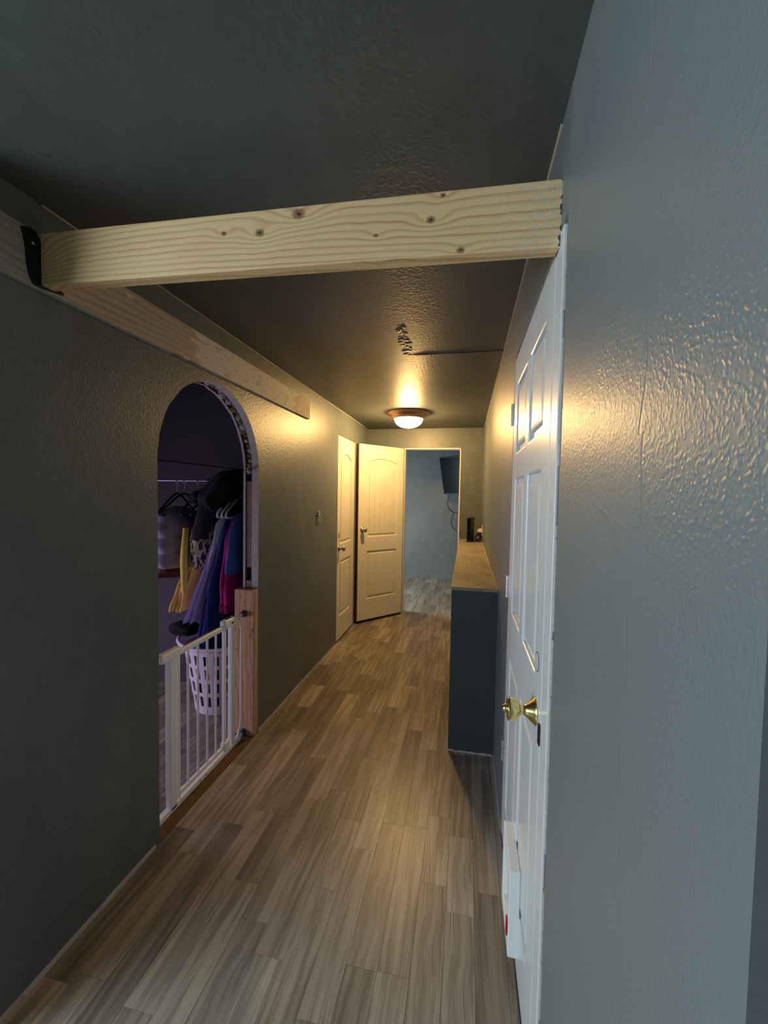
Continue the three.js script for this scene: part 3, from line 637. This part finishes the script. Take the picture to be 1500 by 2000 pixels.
{
  const t = thing('television', 'flat black television tilted down from a wall arm in the bedroom', 'television', [-0.395, 1.755, -6.40]);
  t.rotation.order = 'YXZ'; t.rotation.set(0.20, -0.80, 0);
  part('bezel', rbox(0, -0.30, -0.05, 1.0, 0.28, 0, 0.006), M.black, t);
  part('screen', rbox(0.012, -0.285, 0.0, 0.988, 0.268, 0.0012, 0.0004), M.blackGloss, t);
  part('wall_arm', tube([[0.5, 0, -0.05], [0.5, 0, -0.12], [0.62, 0, -0.24], [0.80, 0, -0.30]], 0.02, 12, 8), M.black, t);
  const c = thing('tv_cable', 'thin dark cable hanging below the television corner', 'cable');
  part('wire', tube([[-0.26, 1.47, -6.40], [-0.29, 1.36, -6.42], [-0.27, 1.24, -6.45], [-0.20, 1.17, -6.5], [-0.23, 1.02, -6.55], [-0.19, 0.90, -6.7], [-0.10, 0.84, -6.945]], 0.006, 60, 6), M.black, c);
  part('wire', tube([[-0.20, 1.17, -6.5], [-0.14, 1.18, -6.5], [-0.08, 1.14, -6.5]], 0.005, 16, 6), M.black, c);
  part('connector', rbox(-0.285, 1.465, -6.41, -0.255, 1.505, -6.39, 0.004), M.steel, c);
}

// ---------------------------------------------------------------- closet: rail, hangers, clothes, basket
const RZ = -2.43, RY = 1.505;
single('clothes_rail', new THREE.CylinderGeometry(0.0075, 0.0075, 2.09, 14).rotateZ(Math.PI / 2).translate(-2.34, RY, RZ), std(0x8f8aa0, 0.35, { metalness: 0.6 }), 'thin metal clothes rail in the closet beyond the arch', 'rail');
function hangerParts(o, mat, hook) {
  part('hook', tube([[0, -0.02, 0], [0.0, -0.005, 0.012], [0, 0.010, 0.006], [0, 0.0125, -0.006], [0, 0.002, -0.014], [0, -0.030, -0.010], [0, -0.085, 0.0]].map(([x, y, z]) => [x, y, z]), 0.0028, 28, 7), hook || mat, o);
  part('shoulders', tube([[0, -0.085, 0], [0, -0.105, 0.05], [0, -0.16, 0.13], [0, -0.20, 0.185], [0, -0.225, 0.19], [0, -0.232, 0.16], [0, -0.232, 0], [0, -0.232, -0.16], [0, -0.225, -0.19], [0, -0.20, -0.185], [0, -0.16, -0.13], [0, -0.105, -0.05], [0, -0.085, 0]], 0.0065, 80, 8), mat, o);
}
const hangWhite = std(0xcfccd6, 0.4), hangPink = std(0xc9a0b4, 0.4), hangBlack = std(0x15151c, 0.4);
[[-1.94, hangWhite, 'white plastic hanger hook above the puffer coat, nearest the arch edge', 0.1], [-1.885, hangWhite, 'white plastic hanger second from the left on the rail', -0.1], [-1.78, hangPink, 'pale pink plastic hanger left of the black jacket', 0.12],
  [-1.475, hangWhite, 'white hanger tip in the middle right of the black jacket', 0.0], [-1.505, hangWhite, 'white hanger tip close to the black jacket, left of three', 0.0], [-1.445, hangWhite, 'white hanger tip nearest the blue top, right of three', 0.0], [-1.70, hangBlack, 'black plastic hanger carrying the yellow dress', 0.05]]
  .forEach(([x, m, label, tw]) => { const o = thing('clothes_hanger', label, 'hanger', [x, RY, RZ], tw, 'hangers on the closet rail'); hangerParts(o, x < -1.75 ? hangBlack : m, m); });

// a hanging garment: rings [y, centre x, half width x, centre z, half depth z, fold depth]
function cloth(rings, folds, seed, seg = 64, sub = 6) {
  const r = rng(seed), ph = Array.from({ length: 4 }, () => r() * 6.28), pos = [], uv = [], idx = [];
  const curve = new THREE.CatmullRomCurve3(rings.map((q) => new THREE.Vector3(q[0], q[1], q[2]))), curve2 = new THREE.CatmullRomCurve3(rings.map((q) => new THREE.Vector3(q[3], q[4], q[5])));
  const n = (rings.length - 1) * sub;
  for (let j = 0; j <= n; j++) {
    const a = curve.getPoint(j / n), b = curve2.getPoint(j / n);
    for (let i = 0; i <= seg; i++) {
      const t = (i / seg) * Math.PI * 2, f = 1 + b.z * (0.6 * Math.sin(t * folds + ph[0]) + 0.4 * Math.sin(t * (folds * 2 - 1) + ph[1] + j * 0.05)), wob = 0.03 * Math.sin(j * 0.7 + t * 3 + ph[2]);
      pos.push(a.y + Math.cos(t) * a.z * (f + wob), a.x + (j === n ? 0.006 * Math.sin(t * folds + ph[3]) : 0), b.x + Math.sin(t) * b.y * (f + wob)); uv.push(i / seg * 1.2, a.x);
    }
  }
  for (let j = 0; j < n; j++) for (let i = 0; i < seg; i++) { const a = j * (seg + 1) + i, b = a + seg + 1; idx.push(a, b, a + 1, b, b + 1, a + 1); }
  const g = new THREE.BufferGeometry(); g.setAttribute('position', new THREE.Float32BufferAttribute(pos, 3)); g.setAttribute('uv', new THREE.Float32BufferAttribute(uv, 2)); g.setIndex(idx); g.computeVertexNormals();
  return g;
}
const fab = (c, o = {}) => new THREE.MeshPhysicalMaterial({ color: c, roughness: 0.9, sheen: 0.3, sheenRoughness: 0.6, sheenColor: new THREE.Color(c), side: THREE.DoubleSide, bumpMap: scaled(weave, 6), bumpScale: 0.0006, ...o });
{
  const coat = thing('puffer_coat', 'grey-mauve quilted puffer coat at the left end of the rail', 'coat');
  const rings = [[1.33, -1.93, 0.02, RZ, 0.05, 0.02], [1.29, -1.935, 0.075, RZ, 0.17, 0.02]];
  for (let k = 0; k < 3; k++) { const y = 1.23 - k * 0.105; rings.push([y, -1.94, 0.118 + k * 0.004, RZ + 0.01, 0.172, 0.04], [y - 0.05, -1.938, 0.124 + k * 0.004, RZ + 0.012, 0.178, 0.03], [y - 0.09, -1.94, 0.113 + k * 0.003, RZ + 0.01, 0.168, 0.05]); }
  rings.push([0.955, -1.94, 0.08, RZ, 0.13, 0.02]);
  part('shell', cloth(rings, 3, 3, 48, 3), fab(0x8a8096, { roughness: 0.55 }), coat);
  const sk = thing('maroon_skirt', 'dark maroon skirt hanging below the puffer coat', 'skirt');
  part('cloth', cloth([[1.02, -1.97, 0.07, RZ, 0.10, 0.05], [0.90, -1.97, 0.09, RZ, 0.13, 0.08], [0.86, -1.97, 0.10, RZ, 0.14, 0.1]], 6, 4), fab(0x4a2630), sk);
}
{
  const d = thing('yellow_dress', 'mustard yellow dress with floral bodice on the rail', 'dress');
  part('bodice', cloth([[1.24, -1.70, 0.02, RZ, 0.10, 0.02], [1.20, -1.70, 0.05, RZ + 0.01, 0.14, 0.05], [1.05, -1.71, 0.06, RZ + 0.015, 0.14, 0.07], [0.93, -1.715, 0.06, RZ + 0.015, 0.13, 0.07]], 5, 21), fab(0xffffff, { map: scaled(floral, 5) }), d);
  part('sash', cloth([[1.20, -1.755, 0.018, RZ + 0.150, 0.02, 0.1], [1.0, -1.765, 0.022, RZ + 0.160, 0.02, 0.1], [0.78, -1.755, 0.020, RZ + 0.165, 0.02, 0.1]], 3, 22, 24), fab(0xd9c05a), d);
  part('skirt', cloth([[0.95, -1.735, 0.050, RZ + 0.015, 0.135, 0.07], [0.85, -1.765, 0.058, RZ + 0.015, 0.155, 0.12], [0.74, -1.795, 0.064, RZ + 0.015, 0.170, 0.16], [0.66, -1.81, 0.068, RZ + 0.015, 0.175, 0.19]], 7, 23), fab(0xf0bf6c), d);
}
{
  const d = thing('lavender_dress', 'pale lavender tulle dress between yellow and navy dresses', 'dress');
  part('bodice', cloth([[1.28, -1.52, 0.012, RZ + 0.08, 0.05, 0.02], [1.22, -1.525, 0.028, RZ + 0.06, 0.11, 0.05], [1.08, -1.55, 0.035, RZ + 0.05, 0.12, 0.08]], 5, 31), fab(0xa9b8c8, { roughness: 0.5 }), d);
  part('skirt', cloth([[1.10, -1.548, 0.034, RZ + 0.05, 0.12, 0.08], [0.92, -1.60, 0.042, RZ + 0.04, 0.14, 0.16], [0.74, -1.66, 0.050, RZ + 0.03, 0.155, 0.22], [0.60, -1.705, 0.055, RZ + 0.03, 0.165, 0.26]], 9, 32), fab(0xc4b6ea), d);
}
{
  const d = thing('navy_gown', 'long dark navy gown reaching down to the laundry basket', 'dress');
  part('cloth', cloth([[1.26, -1.485, 0.012, RZ + 0.06, 0.06, 0.02], [1.15, -1.49, 0.035, RZ + 0.05, 0.12, 0.05], [0.95, -1.53, 0.036, RZ + 0.05, 0.14, 0.1], [0.75, -1.57, 0.052, RZ + 0.04, 0.155, 0.14], [0.50, -1.60, 0.070, RZ + 0.03, 0.16, 0.16], [0.40, -1.60, 0.070, RZ + 0.02, 0.15, 0.16]], 7, 41), fab(0x1f2c74), d);
  const m = thing('magenta_top', 'long magenta pink top beside the navy gown', 'top');
  part('cloth', cloth([[1.27, -1.445, 0.012, RZ + 0.06, 0.06, 0.02], [1.12, -1.45, 0.04, RZ + 0.05, 0.13, 0.04], [0.90, -1.465, 0.052, RZ + 0.05, 0.14, 0.06], [0.73, -1.47, 0.058, RZ + 0.05, 0.14, 0.07]], 5, 42), fab(0xa8106e), m);
  part('hem', cloth([[0.735, -1.47, 0.060, RZ + 0.05, 0.142, 0.07], [0.715, -1.47, 0.056, RZ + 0.05, 0.138, 0.07], [0.675, -1.47, 0.058, RZ + 0.05, 0.140, 0.07]], 5, 42), fab(0x8c0d5c), m);
  const b = thing('blue_top', 'denim blue top hanging in front of the magenta one', 'top');
  part('cloth', cloth([[1.30, -1.398, 0.010, RZ + 0.09, 0.05, 0.02], [1.20, -1.405, 0.026, RZ + 0.09, 0.11, 0.04], [1.05, -1.415, 0.038, RZ + 0.09, 0.125, 0.05], [0.93, -1.42, 0.046, RZ + 0.09, 0.13, 0.06]], 4, 43), fab(0x4468b4), b);
  const c = thing('dark_red_top', 'dark red garment half hidden behind the right side of the arch', 'top');
  part('cloth', cloth([[1.28, -1.345, 0.012, RZ, 0.08, 0.02], [1.15, -1.345, 0.028, RZ, 0.14, 0.05], [0.95, -1.345, 0.032, RZ, 0.15, 0.06], [0.90, -1.345, 0.032, RZ, 0.15, 0.06]], 4, 44), fab(0x4a0c1c), c);
}
{
  const j = thing('black_jacket', 'black fleece jacket slung over the rail with a dangling sleeve', 'jacket');
  const m = fab(0x0c0c14);
  part('body', cloth([[1.58, -1.43, 0.05, RZ + 0.02, 0.05, 0.05], [1.56, -1.46, 0.10, RZ + 0.03, 0.12, 0.08], [1.47, -1.53, 0.12, RZ + 0.05, 0.15, 0.10], [1.38, -1.58, 0.12, RZ + 0.06, 0.15, 0.12], [1.31, -1.57, 0.10, RZ + 0.05, 0.13, 0.12], [1.27, -1.55, 0.04, RZ + 0.05, 0.06, 0.1]], 5, 51), m, j);
  part('sleeve', cloth([[1.44, -1.56, 0.05, RZ + 0.14, 0.05, 0.06], [1.32, -1.60, 0.058, RZ + 0.155, 0.05, 0.08], [1.20, -1.635, 0.055, RZ + 0.16, 0.048, 0.08], [1.13, -1.65, 0.045, RZ + 0.16, 0.042, 0.06]], 4, 52), m, j);
  part('collar', cloth([[1.44, -1.66, 0.04, RZ + 0.10, 0.06, 0.1], [1.40, -1.69, 0.055, RZ + 0.11, 0.07, 0.1], [1.36, -1.70, 0.04, RZ + 0.11, 0.05, 0.1]], 4, 53), m, j);
}
// laundry basket: bands, slats and rim
{
  const bx = -1.60, bz = -2.395, b = thing('laundry_basket', 'pale plastic laundry basket with slotted sides behind the gate', 'basket', [bx, 0, bz]);
  const HB = 0.45, rx = (y) => 0.150 + 0.075 * (y / HB), rzz = (y) => 0.125 + 0.075 * (y / HB);
  const patch = (a0, a1, y0, y1, th = 0.004, na = 6, ny = 2) => {
    const P = [], I = []; let q = 0;
    const pt = (a, y, o) => [Math.cos(a) * (rx(y) + o), y, Math.sin(a) * (rzz(y) + o)];
    for (const o of [0, -th]) { for (let j = 0; j <= ny; j++) for (let i = 0; i <= na; i++) P.push(...pt(mix(a0, a1, i / na), mix(y0, y1, j / ny), o)); }
    const N = (na + 1) * (ny + 1), id = (i, j, k) => k * N + j * (na + 1) + i;
    for (let j = 0; j < ny; j++) for (let i = 0; i < na; i++) { I.push(id(i, j, 0), id(i, j + 1, 0), id(i + 1, j, 0), id(i + 1, j, 0), id(i, j + 1, 0), id(i + 1, j + 1, 0), id(i, j, 1), id(i + 1, j, 1), id(i, j + 1, 1), id(i + 1, j, 1), id(i + 1, j + 1, 1), id(i, j + 1, 1)); }
    for (let i = 0; i < na; i++) for (const [j, s] of [[0, 0], [ny, 1]]) { const A = id(i, j, 0), B = id(i + 1, j, 0), C = id(i, j, 1), D = id(i + 1, j, 1); s ? I.push(A, C, B, B, C, D) : I.push(A, B, C, B, D, C); }
    for (let j = 0; j < ny; j++) for (const [i, s] of [[0, 0], [na, 1]]) { const A = id(i, j, 0), B = id(i, j + 1, 0), C = id(i, j, 1), D = id(i, j + 1, 1); s ? I.push(A, B, C, B, D, C) : I.push(A, C, B, B, C, D); }
    const g = new THREE.BufferGeometry(); g.setAttribute('position', new THREE.Float32BufferAttribute(P, 3)); g.setAttribute('uv', new THREE.Float32BufferAttribute(new Array(P.length / 3 * 2).fill(0), 2)); g.setIndex(I);
    const h = g.toNonIndexed(); h.computeVertexNormals(); return h;
  };
  part('base', [patch(0, Math.PI * 2, 0.0, 0.055, 0.005, 48, 3), lathe([[0, 0.003], [0.145, 0.003], [0.15, 0.0]], 40).scale(1, 1, 0.84)], M.basket, b);
  const rows = [[0.055, 0.125], [0.15, 0.22], [0.245, 0.315], [0.34, 0.405]];
  for (const [y0, y1] of rows) part('band', patch(0, Math.PI * 2, y1, y1 + 0.026, 0.005, 48, 1), M.basket, b);
  for (let k = 0; k < 20; k++) {
    const a = k / 20 * Math.PI * 2, wd = 0.085;
    part('slat', rows.map(([y0, y1]) => patch(a - wd, a + wd, y0 - 0.002, y1 + 0.002, 0.0045, 2, 1)), M.basket, b);
  }
  const rim = []; for (let i = 0; i < 40; i++) { const a = i / 40 * Math.PI * 2, k = 1 + 0.10 * Math.cos(a) ** 2; rim.push([Math.cos(a) * (rx(HB) + 0.015) * k, HB + 0.012 * Math.cos(a) ** 2, Math.sin(a) * (rzz(HB) + 0.010)]); }
  part('rim', tube(rim, 0.013, 120, 8, true), M.basket, b);
  const heap = (name, label, c, x, y, z, sx, sy, sz, seed) => {
    const g = new THREE.IcosahedronGeometry(1, 4), p = g.attributes.position;
    for (let i = 0; i < p.count; i++) { const X = p.getX(i), Y = p.getY(i), Z = p.getZ(i), f = 0.78 + 0.4 * vn(X * 2.2 + seed, Y * 2.2 + Z * 1.7 + 9, 99, 99, seed); p.setXYZ(i, X * f * sx, Y * f * sy, Z * f * sz); }
    g.computeVertexNormals();
    const m = single(name, g, fab(c), label, 'clothes'); m.position.set(x, y, z); return m;
  };
  heap('laundry', 'dark bundle of laundry filling the slotted basket', 0x1d1b2a, bx, 0.19, bz, 0.140, 0.18, 0.115, 6);
  heap('black_garment', 'black garment draped over the left rim of the basket', 0x0c0b12, bx - 0.235, 0.515, bz + 0.03, 0.11, 0.045, 0.08, 8);
}

shadows(scene);
renderer.render(scene, camera);
